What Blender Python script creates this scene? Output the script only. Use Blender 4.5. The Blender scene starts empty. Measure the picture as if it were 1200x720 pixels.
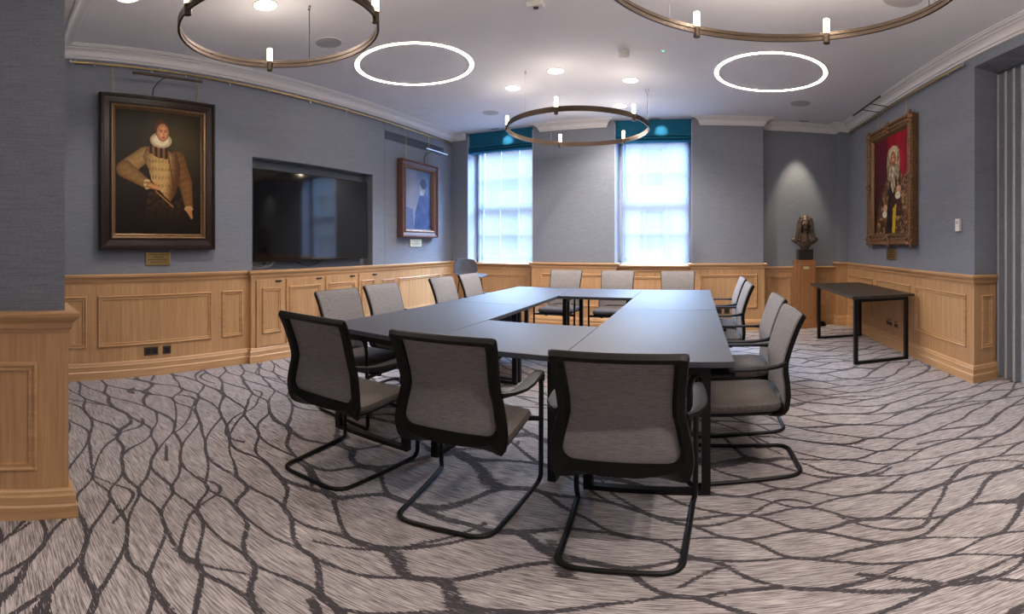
import bpy, bmesh, math, random
from mathutils import Vector, Matrix, noise
C = bpy.context.scene.collection
PI = math.pi
S = bpy.context.scene
# ------------------------------------------------------------------ camera
# the photograph is a stitched panorama (equirectangular, 520 px per radian)
F, CX, CY, EYE = 520.0, 815.0, 287.0, 1.30
cam = bpy.data.cameras.new('camera'); cam.type = 'PANO'
cam.panorama_type = 'EQUIRECTANGULAR'
cam.longitude_min = -CX / F; cam.longitude_max = (1200 - CX) / F
cam.latitude_min = -(720 - CY) / F; cam.latitude_max = CY / F
cam.clip_end = 200
camo = bpy.data.objects.new('camera', cam); C.objects.link(camo)
camo.location = (0, 0, EYE); camo.rotation_euler = (PI / 2, 0, 0)
S.camera = camo
S.view_settings.view_transform = 'Standard'
try: S.view_settings.look = 'None'
except Exception: pass
S.view_settings.gamma = 1.0
S.view_settings.use_curve_mapping = False
S.view_settings.exposure = 0.92
S.cycles.use_denoising = True
S.cycles.max_bounces = 10
S.cycles.diffuse_bounces = 5
S.cycles.sample_clamp_indirect = 6.0
S.cycles.caustics_reflective = False
S.cycles.caustics_refractive = False
# world: bright overcast daylight
w = bpy.data.worlds.new('overcast'); S.world = w; w.use_nodes = True
bg = w.node_tree.nodes['Background']
bg.inputs[0].default_value = (0.90, 0.95, 1.0, 1); bg.inputs[1].default_value = .46

def s2l(c):
    return tuple(((v / 255) / 12.92 if v / 255 <= .04045 else ((v / 255 + .055) / 1.055) ** 2.4) for v in c)

def light(name, kind, loc, energy, color, rot=(0, 0, 0), **kw):
    l = bpy.data.lights.new(name, kind); l.energy = energy; l.color = color
    for k, v in kw.items(): setattr(l, k, v)
    o = bpy.data.objects.new(name, l); C.objects.link(o)
    o.location = loc; o.rotation_euler = rot
    return o
# open sky above the street: the daylight that reaches the two sash windows
DAY = (0.42, 0.64, 1.0)
sky = light('sky_daylight', 'AREA', (-1.9, 13.0, 8.0), 24000, DAY, (0, 0, 0), shape='RECTANGLE', size=12, size_y=5)
sky.rotation_euler = (Vector((-1.9, 7, 2)) - Vector(sky.location)).to_track_quat('-Z', 'Y').to_euler()
# ------------------------------------------------------------------ materials
class NT:
    def __init__(s, name):
        s.m = bpy.data.materials.new(name); s.m.use_nodes = True
        s.t = s.m.node_tree; s.n = s.t.nodes; s.b = s.n['Principled BSDF']
    def a(s, typ, **kw):
        nd = s.n.new(typ)
        for k, v in kw.items(): setattr(nd, k, v)
        return nd
    def l(s, a, b): s.t.links.new(a, b)
    def pos(s, scale):
        g = s.a('ShaderNodeNewGeometry'); mp = s.a('ShaderNodeVectorMath', operation='MULTIPLY')
        mp.inputs[1].default_value = scale; s.l(g.outputs['Position'], mp.inputs[0]); return mp.outputs[0]
    def objpos(s, scale):
        g = s.a('ShaderNodeTexCoord'); mp = s.a('ShaderNodeVectorMath', operation='MULTIPLY')
        mp.inputs[1].default_value = scale; s.l(g.outputs['Object'], mp.inputs[0]); return mp.outputs[0]
    def noise(s, vec, scale=1, detail=3, rough=.5):
        nd = s.a('ShaderNodeTexNoise'); nd.inputs['Scale'].default_value = scale
        nd.inputs['Detail'].default_value = detail; nd.inputs['Roughness'].default_value = rough
        s.l(vec, nd.inputs['Vector']); return nd.outputs['Fac']
    def ramp(s, fac, stops):
        r = s.a('ShaderNodeValToRGB'); e = r.color_ramp.elements
        while len(e) < len(stops): e.new(.5)
        for el, (p, c) in zip(e, stops): el.position = p; el.color = (*c, 1)
        s.l(fac, r.inputs[0]); return r.outputs[0]
    def math(s, op, a, b=None):
        m = s.a('ShaderNodeMath', operation=op)
        for i, v in enumerate((a, b)):
            if v is None: continue
            if isinstance(v, (int, float)): m.inputs[i].default_value = v
            else: s.l(v, m.inputs[i])
        return m.outputs[0]
    def mix(s, f, a, b):
        m = s.a('ShaderNodeMix', data_type='RGBA')
        if isinstance(f, (int, float)): m.inputs[0].default_value = f
        else: s.l(f, m.inputs[0])
        for i, v in ((6, a), (7, b)):
            if isinstance(v, tuple): m.inputs[i].default_value = (*v, 1)
            else: s.l(v, m.inputs[i])
        return m.outputs[2]
    def bump(s, h, strength=.2, dist=.002):
        b = s.a('ShaderNodeBump'); b.inputs['Strength'].default_value = strength
        b.inputs['Distance'].default_value = dist; s.l(h, b.inputs['Height'])
        s.l(b.outputs[0], s.b.inputs['Normal'])
    def fin(s, col=None, rough=.5, metal=0, spec=None):
        if col is not None:
            if isinstance(col, tuple): s.b.inputs['Base Color'].default_value = (*col, 1)
            else: s.l(col, s.b.inputs['Base Color'])
        s.b.inputs['Roughness'].default_value = rough; s.b.inputs['Metallic'].default_value = metal
        if spec is not None: s.b.inputs['Specular IOR Level'].default_value = spec
        return s.m

def plain(name, col, rough=.5, metal=0, var=.08, spec=None, scale=25):
    t = NT(name); f = t.noise(t.objpos((1, 1, 1)), scale, 3)
    c = t.ramp(f, [(.3, tuple(v * (1 - var) for v in col)), (.7, tuple(min(1, v * (1 + var)) for v in col))])
    return t.fin(c, rough, metal, spec)

def emit(name, col, strength):
    t = NT(name); t.b.inputs['Base Color'].default_value = (*col, 1)
    t.b.inputs['Emission Color'].default_value = (*col, 1); t.b.inputs['Emission Strength'].default_value = strength
    return t.m

def wood(name, dark, lite, vertical=True, rough=.42):
    t = NT(name)
    if vertical: p = t.pos((38, 38, 1.6)); q = t.pos((150, 150, 5)); r = t.pos((9, 9, .8))
    else: p = t.pos((1.6, 1.6, 38)); q = t.pos((5, 5, 150)); r = t.pos((.8, .8, 9))
    f1 = t.noise(p, 1, 4, .6); f2 = t.noise(q, 1, 2, .5); f3 = t.noise(r, 1, 2)
    f = t.math('ADD', t.math('MULTIPLY', f1, .5), t.math('ADD', t.math('MULTIPLY', f2, .3), t.math('MULTIPLY', f3, .2)))
    mid = tuple((a + b) / 2 for a, b in zip(dark, lite))
    c = t.ramp(f, [(.34, dark), (.5, mid), (.66, lite)])
    t.bump(f2, .06, .001)
    return t.fin(c, rough)

M = {}
def grasscloth():
    t = NT('grasscloth_wallpaper')
    f1 = t.noise(t.pos((9, 9, 420)), 1, 3, .6); f2 = t.noise(t.pos((70, 70, 160)), 1, 2); f3 = t.noise(t.pos((1.5, 1.5, 14)), 1, 3)
    f = t.math('ADD', t.math('MULTIPLY', f1, .6), t.math('ADD', t.math('MULTIPLY', f2, .32), t.math('MULTIPLY', f3, .08)))
    c = t.ramp(f, [(.30, (.138, .155, .194)), (.5, (.205, .226, .278)), (.70, (.275, .298, .358))])
    t.bump(f1, .25, .002)
    return t.fin(c, .8)
M['wall'] = grasscloth()
M['oak'] = wood('light_oak', (.42, .225, .10), (.62, .385, .195))
M['oak_h'] = wood('light_oak_rail', (.44, .24, .105), (.64, .40, .205), False)
M['pedestal'] = wood('amber_oak', (.27, .115, .04), (.42, .20, .08))
M['white'] = plain('white_plaster', (.72, .71, .73), .6, var=.02)
M['ceiling'] = plain('ceiling_paint', (.80, .805, .85), .75, var=.015, scale=3)
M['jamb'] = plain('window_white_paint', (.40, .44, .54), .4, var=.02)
M['black'] = plain('black_powder_coat', (.006, .0055, .0065), .4, spec=.3)
M['frame'] = plain('black_nylon', (.006, .005, .0055), .48, spec=.22)
M['bronze'] = plain('brushed_bronze', (.075, .052, .038), .4, .7)
M['brass'] = plain('brass', (.62, .46, .2), .28, 1)
M['chrome'] = plain('chrome', (.7, .72, .75), .18, 1)
M['gilt'] = plain('aged_gilt', (.20, .10, .045), .45, .35, var=.4, scale=60)
M['darkframe'] = plain('dark_mahogany', (.018, .008, .006), .35, var=.4, spec=.35, scale=50)
M['redwood'] = plain('reddish_walnut', (.13, .06, .05), .4, var=.3, scale=40)
M['goldbead'] = plain('rubbed_gold', (.19, .11, .05), .4, .5, var=.4, scale=80)
M['screen'] = plain('screen_glass', (.004, .004, .005), .06, var=.01, spec=.7)
M['socket'] = plain('bronze_socket_plate', (.10, .075, .05), .35, .6)
M['socket_dark'] = plain('socket_insert', (.01, .01, .01), .5)
M['plastic_white'] = plain('white_plastic', (.75, .75, .74), .4, var=.02)
M['speaker'] = plain('speaker_grille', (.46, .45, .47), .7, var=.05, scale=200)
M['bust'] = plain('dark_bronze', (.13, .095, .07), .34, .45, var=.5, scale=30)
M['stone'] = plain('dark_marble', (.02, .018, .018), .3, var=.4)
M['glow'] = emit('ring_light_glow', (1.0, .84, .66), 14)
M['candle'] = emit('candle_tube_glow', (1.0, .80, .52), 9)
M['down'] = emit('downlight_glow', (1.0, .93, .80), 4)
M['green'] = emit('green_led', (.1, .9, .5), 1.2)
M['stripe'] = plain('partition_light_pleat', (.50, .53, .57), .45)
M['grille'] = plain('vent_grille', (.10, .12, .16), .6)

def carpet():
    t = NT('leaf_pattern_carpet')
    g = t.a('ShaderNodeNewGeometry'); P = g.outputs['Position']
    # ragged weave: displace along X with streaky noise
    rag = t.noise(t.pos((9, 190, 1)), 1, 2, .6)
    rag2 = t.noise(t.pos((55, 75, 1)), 1, 1)
    def wn(scale, off):
        ad = t.a('ShaderNodeVectorMath', operation='ADD'); t.l(P, ad.inputs[0]); ad.inputs[1].default_value = off
        n = t.a('ShaderNodeTexNoise'); n.inputs['Scale'].default_value = scale; n.inputs['Detail'].default_value = 0
        t.l(ad.outputs[0], n.inputs['Vector']); sp = t.a('ShaderNodeSeparateColor'); t.l(n.outputs['Color'], sp.inputs[0])
        return [t.math('SUBTRACT', o, .5) for o in (sp.outputs[0], sp.outputs[1])]
    a0, b0 = wn(.55, (3, 7, 0)); a1, b1 = wn(1.7, (11, 2, 0)); a2, b2 = wn(4.2, (5, 5, 3))
    sx = t.a('ShaderNodeSeparateXYZ'); t.l(P, sx.inputs[0])
    A = lambda *v: v[0] if len(v) == 1 else t.math('ADD', v[0], A(*v[1:]))
    Mu = lambda v, k: t.math('MULTIPLY', v, k)
    X = A(sx.outputs[0], Mu(a0, 1.1), Mu(a1, .42), Mu(a2, .08), Mu(t.math('SUBTRACT', rag, .5), .07), Mu(t.math('SUBTRACT', rag2, .5), .03))
    Y = A(sx.outputs[1], Mu(b0, 1.3), Mu(b1, .27), Mu(b2, .05), Mu(sx.outputs[0], .12))
    wid = t.math('ADD', .045, Mu(t.noise(t.pos((2.5, 2.5, 1)), 1, 1), .14))
    def family(px, h, ph, amp, par):
        """one half of an ogee (leaf) lattice: wavy lines that meet tangentially at the leaf tips"""
        cs = Mu(t.math('COSINE', A(Mu(X, 2 * PI / px), ph)), amp)
        v = A(Mu(Y, 1 / h), cs)
        f = t.math('FRACT', Mu(A(v, par), .5))
        return Mu(t.math('ABSOLUTE', t.math('SUBTRACT', f, .5)), 2.0)
    dA = family(.80, .118, 0.0, -.53, 1.0); dB = family(.80, .118, 0.0, .53, 0.0)
    dC = family(1.15, .30, 1.3, .6, .4)
    msk = t.math('GREATER_THAN', t.noise(t.pos((1.6, 2.6, 1)), 1, 0), .47)
    lA = t.math('LESS_THAN', dA, wid); lB = t.math('LESS_THAN', dB, wid)
    lC = t.math('MULTIPLY', t.math('LESS_THAN', dC, Mu(wid, .42)), msk)
    line = t.math('MAXIMUM', t.math('MAXIMUM', lA, lB), lC)
    # streaks of the pile
    s1 = t.noise(t.pos((7, 170, 1)), 1, 3, .7); s2 = t.noise(t.pos((16, 420, 1)), 1, 2, .6)
    st = t.math('ADD', t.math('MULTIPLY', s1, .6), t.math('MULTIPLY', s2, .4))
    base = t.ramp(st, [(.42, (.13, .112, .118)), (.5, (.34, .303, .303)), (.58, (.54, .495, .49))])
    dark = t.ramp(s2, [(.3, (.030, .027, .032)), (.7, (.085, .076, .084))])
    brk = t.math('GREATER_THAN', t.noise(t.pos((20, 260, 1)), 1, 1), .33)
    c = t.mix(t.math('MULTIPLY', line, brk), base, dark)
    t.bump(st, .5, .004)
    t.b.inputs['Sheen Weight'].default_value = .15
    return t.fin(c, .95, spec=.15)
M['carpet'] = carpet()

def fabric(name, a, b, sc=1, rough=.85):
    t = NT(name)
    f1 = t.noise(t.objpos((25 * sc, 25 * sc, 420 * sc)), 1, 3, .7); f2 = t.noise(t.objpos((350, 350, 350)), 1, 2)
    f = t.math('ADD', t.math('MULTIPLY', f1, .6), t.math('MULTIPLY', f2, .4))
    c = t.ramp(f, [(.38, a), (.62, b)])
    t.bump(f, .2, .001)
    return t.fin(c, rough, spec=.2)
M['mesh'] = fabric('grey_mesh_fabric', (.18, .168, .172), (.33, .312, .318))
def seatfab():
    t = NT('taupe_seat_fabric'); f = t.noise(t.objpos((1, 1, 1)), 260, 3, .6)
    c = t.ramp(f, [(.36, (.045, .038, .037)), (.64, (.17, .148, .14))]); t.bump(f, .3, .001); return t.fin(c, .9, spec=.2)
M['seat'] = seatfab()
M['teal'] = fabric('teal_blind_fabric', (.008, .10, .19), (.014, .15, .26), .2, .8)
def tabletop(name, col, rough=.42):
    t = NT(name); f = t.noise(t.objpos((1, 1, 1)), 400, 2)
    c = t.ramp(f, [(.35, tuple(v * .8 for v in col)), (.65, tuple(v * 1.25 for v in col))])
    t.bump(f, .08, .0008)
    return t.fin(c, rough, spec=.36)
M['top'] = tabletop('graphite_laminate', (.070, .074, .092), .5)
M['sidetop'] = tabletop('dark_brown_laminate', (.045, .036, .03))
def sheer():
    t = NT('sheer_roller_fabric')
    tr = t.a('ShaderNodeBsdfTransparent'); tr.inputs[0].default_value = (1, 1, 1, 1)
    tl = t.a('ShaderNodeBsdfTranslucent'); tl.inputs[0].default_value = (.14, .15, .16, 1)
    df = t.a('ShaderNodeBsdfDiffuse'); df.inputs[0].default_value = (.6, .63, .68, 1)
    m1 = t.a('ShaderNodeMixShader'); m1.inputs[0].default_value = .45; t.l(tl.outputs[0], m1.inputs[1]); t.l(df.outputs[0], m1.inputs[2])
    f = t.noise(t.pos((240, 1, 6)), 1, 2)
    m2 = t.a('ShaderNodeMixShader'); t.l(t.math('ADD', .58, t.math('MULTIPLY', f, .10)), m2.inputs[0])
    t.l(m1.outputs[0], m2.inputs[1]); t.l(tr.outputs[0], m2.inputs[2])
    t.l(m2.outputs[0], t.n['Material Output'].inputs[0]); return t.m
M['sheer'] = sheer()
def glassm():
    t = NT('window_glass')
    tr = t.a('ShaderNodeBsdfTransparent'); gl = t.a('ShaderNodeBsdfGlossy'); gl.inputs['Roughness'].default_value = .02
    m = t.a('ShaderNodeMixShader'); m.inputs[0].default_value = .05
    t.l(tr.outputs[0], m.inputs[1]); t.l(gl.outputs[0], m.inputs[2]); t.l(m.outputs[0], t.n['Material Output'].inputs[0]); return t.m
M['glass'] = glassm()
# ------------------------------------------------------------------ mesh helpers
def mk(name, verts, faces, mat, parent=None, smooth=False, loc=None):
    me = bpy.data.meshes.new(name); me.from_pydata([tuple(v) for v in verts], [], faces); me.update()
    bm = bmesh.new(); bm.from_mesh(me); bmesh.ops.recalc_face_normals(bm, faces=bm.faces); bm.to_mesh(me); bm.free()
    if smooth:
        for p in me.polygons: p.use_smooth = True
        try: me.set_sharp_from_angle(angle=math.radians(42))
        except Exception: pass
    me.materials.append(M[mat] if isinstance(mat, str) else mat)
    o = bpy.data.objects.new(name, me); C.objects.link(o)
    if parent: o.parent = parent
    if loc: o.location = loc
    return o

class MB:
    def __init__(s): s.v = []; s.f = []
    def add(s, v, f):
        k = len(s.v); s.v += [Vector(p) for p in v]; s.f += [[i + k for i in q] for q in f]; return s
    def box(s, x0, y0, z0, x1, y1, z1, bev=0):
        if bev <= 0:
            v = [(x, y, z) for x in (x0, x1) for y in (y0, y1) for z in (z0, z1)]
            return s.add(v, [(0, 1, 3, 2), (4, 6, 7, 5), (0, 4, 5, 1), (2, 3, 7, 6), (0, 2, 6, 4), (1, 5, 7, 3)])
        bm = bmesh.new(); bmesh.ops.create_cube(bm, size=1)
        for v in bm.verts:
            v.co = Vector((x0 + (v.co.x + .5) * (x1 - x0), y0 + (v.co.y + .5) * (y1 - y0), z0 + (v.co.z + .5) * (z1 - z0)))
        bmesh.ops.bevel(bm, geom=bm.edges[:], offset=bev, segments=2, affect='EDGES', profile=.5)
        bm.verts.index_update()
        s.add([v.co.copy() for v in bm.verts], [[v.index for v in f.verts] for f in bm.faces]); bm.free(); return s
    def tube(s, pts, r, n=10, closed=False, sq=False):
        pts = [Vector(p) for p in pts]; N = len(pts); rings = []
        nrm = None
        for i in range(N):
            if closed: t = pts[(i + 1) % N] - pts[i - 1]
            else: t = pts[min(i + 1, N - 1)] - pts[max(i - 1, 0)]
            t.normalize()
            if nrm is None:
                nrm = t.orthogonal().normalized()
                if abs(t.z) < .9: nrm = t.cross(Vector((0, 0, 1))).normalized()
            nrm = (nrm - t * nrm.dot(t)).normalized(); b = t.cross(nrm)
            rr = r[i] if isinstance(r, (list, tuple)) else r
            rings.append([pts[i] + (nrm * math.cos(2 * PI * k / n) + b * math.sin(2 * PI * k / n)) * rr for k in range(n)])
        v = [p for rg in rings for p in rg]; f = []
        for i in range(N if closed else N - 1):
            j = (i + 1) % N
            for k in range(n):
                k2 = (k + 1) % n; f.append((i * n + k, i * n + k2, j * n + k2, j * n + k))
        if not closed: f += [list(range(n)), list(range((N - 1) * n, N * n))]
        return s.add(v, f)
    def cyl(s, c, r, z0, z1, n=24, r2=None):
        r2 = r if r2 is None else r2
        v = [(c[0] + r * math.cos(2 * PI * k / n), c[1] + r * math.sin(2 * PI * k / n), z0) for k in range(n)]
        v += [(c[0] + r2 * math.cos(2 * PI * k / n), c[1] + r2 * math.sin(2 * PI * k / n), z1) for k in range(n)]
        return s.add(v, [(k, (k + 1) % n, n + (k + 1) % n, n + k) for k in range(n)] + [list(range(n)), list(range(n, 2 * n))])
    def ring(s, c, ri, ro, z0, z1, n=96):
        v = []
        for k in range(n):
            a = 2 * PI * k / n; ca, sa = math.cos(a), math.sin(a)
            v += [(c[0] + ri * ca, c[1] + ri * sa, z0), (c[0] + ro * ca, c[1] + ro * sa, z0), (c[0] + ro * ca, c[1] + ro * sa, z1), (c[0] + ri * ca, c[1] + ri * sa, z1)]
        f = []
        for k in range(n):
            j = (k + 1) % n
            for q in range(4): f.append((4 * k + q, 4 * k + (q + 1) % 4, 4 * j + (q + 1) % 4, 4 * j + q))
        return s.add(v, f)
    def ell(s, c, r, nu=16, nv=10, rot=None):
        v = [];
        for i in range(nv + 1):
            th = PI * i / nv
            for k in range(nu):
                a = 2 * PI * k / nu
                p = Vector((r[0] * math.sin(th) * math.cos(a), r[1] * math.sin(th) * math.sin(a), r[2] * math.cos(th)))
                if rot: p = rot @ p
                v.append(Vector(c) + p)
        f = [(i * nu + k, i * nu + (k + 1) % nu, (i + 1) * nu + (k + 1) % nu, (i + 1) * nu + k) for i in range(nv) for k in range(nu)]
        return s.add(v, f)
    def loft(s, loops, cap0=True, cap1=True):
        n = len(loops[0]); v = [p for l in loops for p in l]; f = []
        for i in range(len(loops) - 1):
            for k in range(n):
                k2 = (k + 1) % n; f.append((i * n + k, i * n + k2, (i + 1) * n + k2, (i + 1) * n + k))
        if cap0: f.append(list(range(n)))
        if cap1: f.append(list(range((len(loops) - 1) * n, len(loops) * n)))
        return s.add(v, f)
    def build(s, name, mat, parent=None, smooth=False, loc=None): return mk(name, s.v, s.f, mat, parent, smooth, loc)

def tag(o, label=None, cat=None, group=None, kind=None):
    if label: o['label'] = label
    if cat: o['category'] = cat
    if group: o['group'] = group
    if kind: o['kind'] = kind
    return o
def empty(name, loc, rz=0):
    o = bpy.data.objects.new(name, None); C.objects.link(o); o.location = loc; o.rotation_euler = (0, 0, rz)
    o.empty_display_size = .1; return o
def struct(o): o['kind'] = 'structure'; return o
def copy_tree(o, parent=None):
    c = o.copy(); C.objects.link(c); c.parent = parent
    for ch in list(o.children): copy_tree(ch, c)
    return c
def fillet(pts, rad, seg=6, closed=False):
    pts = [Vector(p) for p in pts]; out = []; N = len(pts)
    for i in range(N):
        if not closed and i in (0, N - 1): out.append(pts[i]); continue
        p, a, b = pts[i], pts[i - 1], pts[(i + 1) % N]
        r = rad[i] if isinstance(rad, (list, tuple)) else rad
        if r <= 0: out.append(p); continue
        u = (a - p); v = (b - p); d = min(r, u.length * .49, v.length * .49)
        p0 = p + u.normalized() * d; p1 = p + v.normalized() * d
        for k in range(seg + 1):
            t = k / seg; out.append(p0 * (1 - t) ** 2 + p * 2 * t * (1 - t) + p1 * t * t)
    return out

def sweep_plan(path, prof, closed_ends=True):
    """sweep profile [(n, z)] along plan path [(x, y)]; n is measured into the room, on the right-hand side of the path."""
    P = [Vector((p[0], p[1])) for p in path]; N = len(P); mb = MB(); loops = []
    def nr(a, b): d = (b - a).normalized(); return Vector((d.y, -d.x))
    for i in range(N):
        if i == 0: m = nr(P[0], P[1])
        elif i == N - 1: m = nr(P[-2], P[-1])
        else:
            n1, n2 = nr(P[i - 1], P[i]), nr(P[i], P[i + 1]); m = (n1 + n2) / max(.2, 1 + n1.dot(n2))
        loops.append([(P[i].x + m.x * a, P[i].y + m.y * a, z) for a, z in prof])
    return mb.loft(loops)

CR, CZ = 3.14, 3.26                                   # crown bottom, ceiling
SK = lambda o=0: [(-.005, 0), (.038 + o, 0), (.038 + o, .075), (.030 + o, .085), (.030 + o, .13), (.024 + o, .14), (.020 + o, .155), (.012 + o, .165), (-.005, .165)]
def dadop(top): return [(-.005, top - .095), (.016, top - .095), (.020, top - .08), (.028, top - .07), (.030, top - .05), (.045, top - .035), (.055, top - .02), (.055, top - .006), (.048, top), (-.005, top)]
CROWN = [(-.005, CR), (.016, CR), (.018, CR + .022), (.034, CR + .024), (.036, CR + .036), (.040, CR + .050), (.050, CR + .066), (.066, CR + .078), (.086, CR + .084), (.090, CR + .084), (.092, CR + .094), (.126, CR + .096), (.128, CR + .106), (.142, CR + .108), (.144, CZ + .005), (-.005, CZ + .005)]
# ------------------------------------------------------------------ room shell
YB, YR = 6.65, -2.6
WF, WR = 7.05, 6.88
struct(MB().box(-4.6, YR - .15, -.1, 3.2, 7.4, 0).build('floor', 'carpet'))
struct(MB().box(-4.6, YR - .15, CZ, 3.2, 7.2, CZ + .12).build('ceiling', 'ceiling'))
LX, LX2 = -4.07, -4.07
NX = -1.86                                            # near left block
def wallbox(name, *b):
    return struct(MB().box(*b).build(name, 'wall'))
# near block at the left edge of the picture
wallbox('wall_near_left', NX - .3, YR, 0, NX, .28, CZ)
wallbox('wall_near_return', -4.3, .13, 0, NX - .3, .28, CZ)
struct(MB().box(-4.1, .28, CR, NX - .02, .52, CZ).build('trim_1', 'white'))
# left wall with the television niche
mb = MB()
mb.box(-4.3, .28, 0, LX, 2.58, CZ)
NY0, NY1, NZ1 = 2.62, 4.57, 2.275
mb.box(-4.45, 2.58, 0, LX2, 6.85, 1.0)
mb.box(-4.45, 2.58, 1.0, LX2, NY0, CZ); mb.box(-4.45, NY1, 1.0, LX2, 6.85, CZ)
mb.box(-4.45, NY0, NZ1, LX2, NY1, CZ); mb.box(-4.45, NY0, 1.0, -4.24, NY1, NZ1)
struct(mb.build('wall_left', 'wall'))
# window wall: piers, aprons below the sills and lintels above
W = [(-3.757, -2.55), (-1.229, -.05)]
mb = MB()
mb.box(-4.45, YB, 0, W[0][0], 7.15, CZ); mb.box(W[0][1], YB, 0, W[1][0], 7.15, CZ); mb.box(W[1][1], YB, 0, 1.027, 7.15, CZ)
mb.box(1.027, WR, 0, 2.25, 7.15, CZ); mb.box(2.25, 6.70, 0, 2.55, 7.15, CZ)
for a, b in W: mb.box(a, WR, 0, b, 7.15, .93); mb.box(a, 6.93, 3.10, b, 7.15, CZ)
struct(mb.build('wall_back', 'wall'))
# right wall, its end face and the bulkhead over the folding partition
mb = MB(); mb.box(2.40, 3.30, 0, 2.75, 6.72, CZ); mb.box(2.40, YR, 3.03, 2.75, 3.30, CZ)
struct(mb.build('wall_right', 'wall'))
wallbox('wall_rear', -4.3, YR - .15, 0, 3.0, YR, CZ)
wallbox('wall_beyond_partition', 2.86, YR, 0, 3.0, 3.30, 3.05)

# plan paths (room on the right-hand side of travel)
pathL1 = [(NX, YR), (NX, .28), (NX - .3, .28), (-4.10, .28), (-4.10, 2.58), (LX2, 2.58), (LX2, YB), (W[0][0], YB)]
def run(path, field_top, name, cap=True):
    d = sweep_plan(path, [(-.004, 0), (.014, 0), (.014, field_top), (-.004, field_top)])
    return struct(d.build(name, 'oak'))
tn = [1]
def trim(o):
    return struct(o)
def wains(path, top, base_side, back=-.005):
    tn[0] += 1
    t = sweep_plan(path, [(back, 0), (.014, 0), (.014, top - .05), (back, top - .05)]).build('trim_%d' % tn[0], 'oak'); struct(t)
    tn[0] += 1
    struct(sweep_plan(path, [(back if n_ < 0 else n_, z_) for n_, z_ in dadop(top)]).build('trim_%d' % tn[0], 'oak_h'))
    struct(sweep_plan(path, SK(.012)).build('baseboard_' + base_side, 'oak_h'))
    return t
wL = wains([(NX, YR), (NX, .28), (NX - .25, .28)], 1.02, 'near_left')
LP = -4.02                                            # face of the projecting joinery under the television
wL2 = wains([(LX, .29), (LX, 2.58), (LP, 2.58), (LP, YB), (W[0][0], YB), (W[0][0], WR)], 1.02, 'left', -.055)
wB1 = wains([(W[0][1], WR), (W[0][1], YB), (W[1][0], YB), (W[1][0], WR)], 1.02, 'back')
wB2 = wains([(W[1][1], WR), (W[1][1], YB), (1.027, YB), (1.027, WR)], 1.02, 'back_right')
wR = wains([(2.25, WR), (2.25, 6.70), (2.40, 6.70), (2.40, 3.30), (2.64, 3.30)], 1.02, 'right')
wbay = [wains([(a, WR), (b, WR)], .96, 'bay') for a, b in W]
wrec = wains([(1.027, WR), (2.25, WR)], .955, 'recess')
# crown
for p in ([(NX - .02, .52), (LX, .52), (LX, YB), (W[0][0] - .03, YB)],
          [(W[0][1] + .13, YB), (W[1][0] - .13, YB)],
          [(W[1][1] + .13, YB), (1.027, YB), (1.027, WR), (2.25, WR), (2.25, 6.70), (2.40, 6.70), (2.40, YR)]):
    tn[0] += 1
    o = struct(sweep_plan(p, CROWN).build('trim_%d' % tn[0], 'white'))
# mitred ends of the crown on the piers
for x, sgn in ((W[0][1], 1), (W[1][0], -1), (W[1][1], 1)):
    mb = MB(); pr = CROWN
    l0 = [(x + sgn * .13, YB - n, z) for n, z in pr]; l1 = [(x + sgn * (.13 - max(0, n) * .9), YB - n, z) for n, z in pr]
    tn[0] += 1; mb.loft([l0, l1]); struct(mb.build('trim_%d' % tn[0], 'white'))
# oak window boards (sills)
for a, b in W:
    tn[0] += 1
    struct(MB().box(a + .002, 6.80, .958, b - .002, 7.0, .985, .006).build('trim_%d' % tn[0], 'oak_h'))

# ------------------------------------------------------------------ raised panel mouldings
PROF = [(0, 0), (0, .010), (.006, .016), (.014, .016), (.018, .008), (.026, .006), (.030, .010), (.036, .010), (.040, 0)]
def frame_on(kind, at, u0, u1, z0, z1, parent, n0=.013, name='panel_moulding', mat='oak_h', prof=PROF):
    if kind == 'L': f = lambda u, z, n: (at + n, u, z)
    elif kind == 'R': f = lambda u, z, n: (at - n, u, z)
    else: f = lambda u, z, n: (u, at - n, z)
    if u0 > u1: u0, u1 = u1, u0
    loops = []
    for a, h in prof:
        loops.append([f(u0 + a, z0 + a, n0 + h), f(u1 - a, z0 + a, n0 + h), f(u1 - a, z1 - a, n0 + h), f(u0 + a, z1 - a, n0 + h)])
    # loft across profile (closed rectangle per profile point)
    v = [p for l in loops for p in l]; fc = []
    for i in range(len(loops) - 1):
        for k in range(4): fc.append((i * 4 + k, i * 4 + (k + 1) % 4, (i + 1) * 4 + (k + 1) % 4, (i + 1) * 4 + k))
    return mk(name, v, fc, mat, parent)
def yl(px, X=LX): return abs(X) / math.tan((CX - px) / F)
for a, b in ((.45, yl(101)), (yl(114), yl(247)), (yl(259), yl(283))):
    frame_on('L', LX, a, b, .317, .815, wL2)
for a, b in ((447, 461), (466, 514), (518, 527)):
    frame_on('L', LP, yl(a, LP), yl(b, LP), .317, .815, wL2)
for a, b in ((-.02, -.16), (-.26, -1.3), (-1.42, -2.5)):
    frame_on('L', NX, a if a != -.02 else .16, b if a != -.02 else -.14, .27, .80, wL)
def yr(px): return 2.4 / math.tan((px - CX) / F)
for a, b in ((995, 1024), (1029, 1068.5), (1074.5, 1134)):
    frame_on('R', 2.40, yr(a), yr(b), .317, .83, wR)
frame_on('B', 3.30, 2.47, 2.60, .317, .83, wR)
frame_on('B', YB, -2.42, -1.36, .34, .85, wB1)
frame_on('B', YB, .06, .93, .34, .85, wB2)
frame_on('B', WR, -3.62, -2.68, .34, .80, wbay[0]); frame_on('B', WR, -1.10, -.18, .34, .80, wbay[1])
for a, b in ((1.12, 1.50), (1.86, 2.12)): frame_on('B', WR, a, b, .34, .80, wrec)

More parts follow.
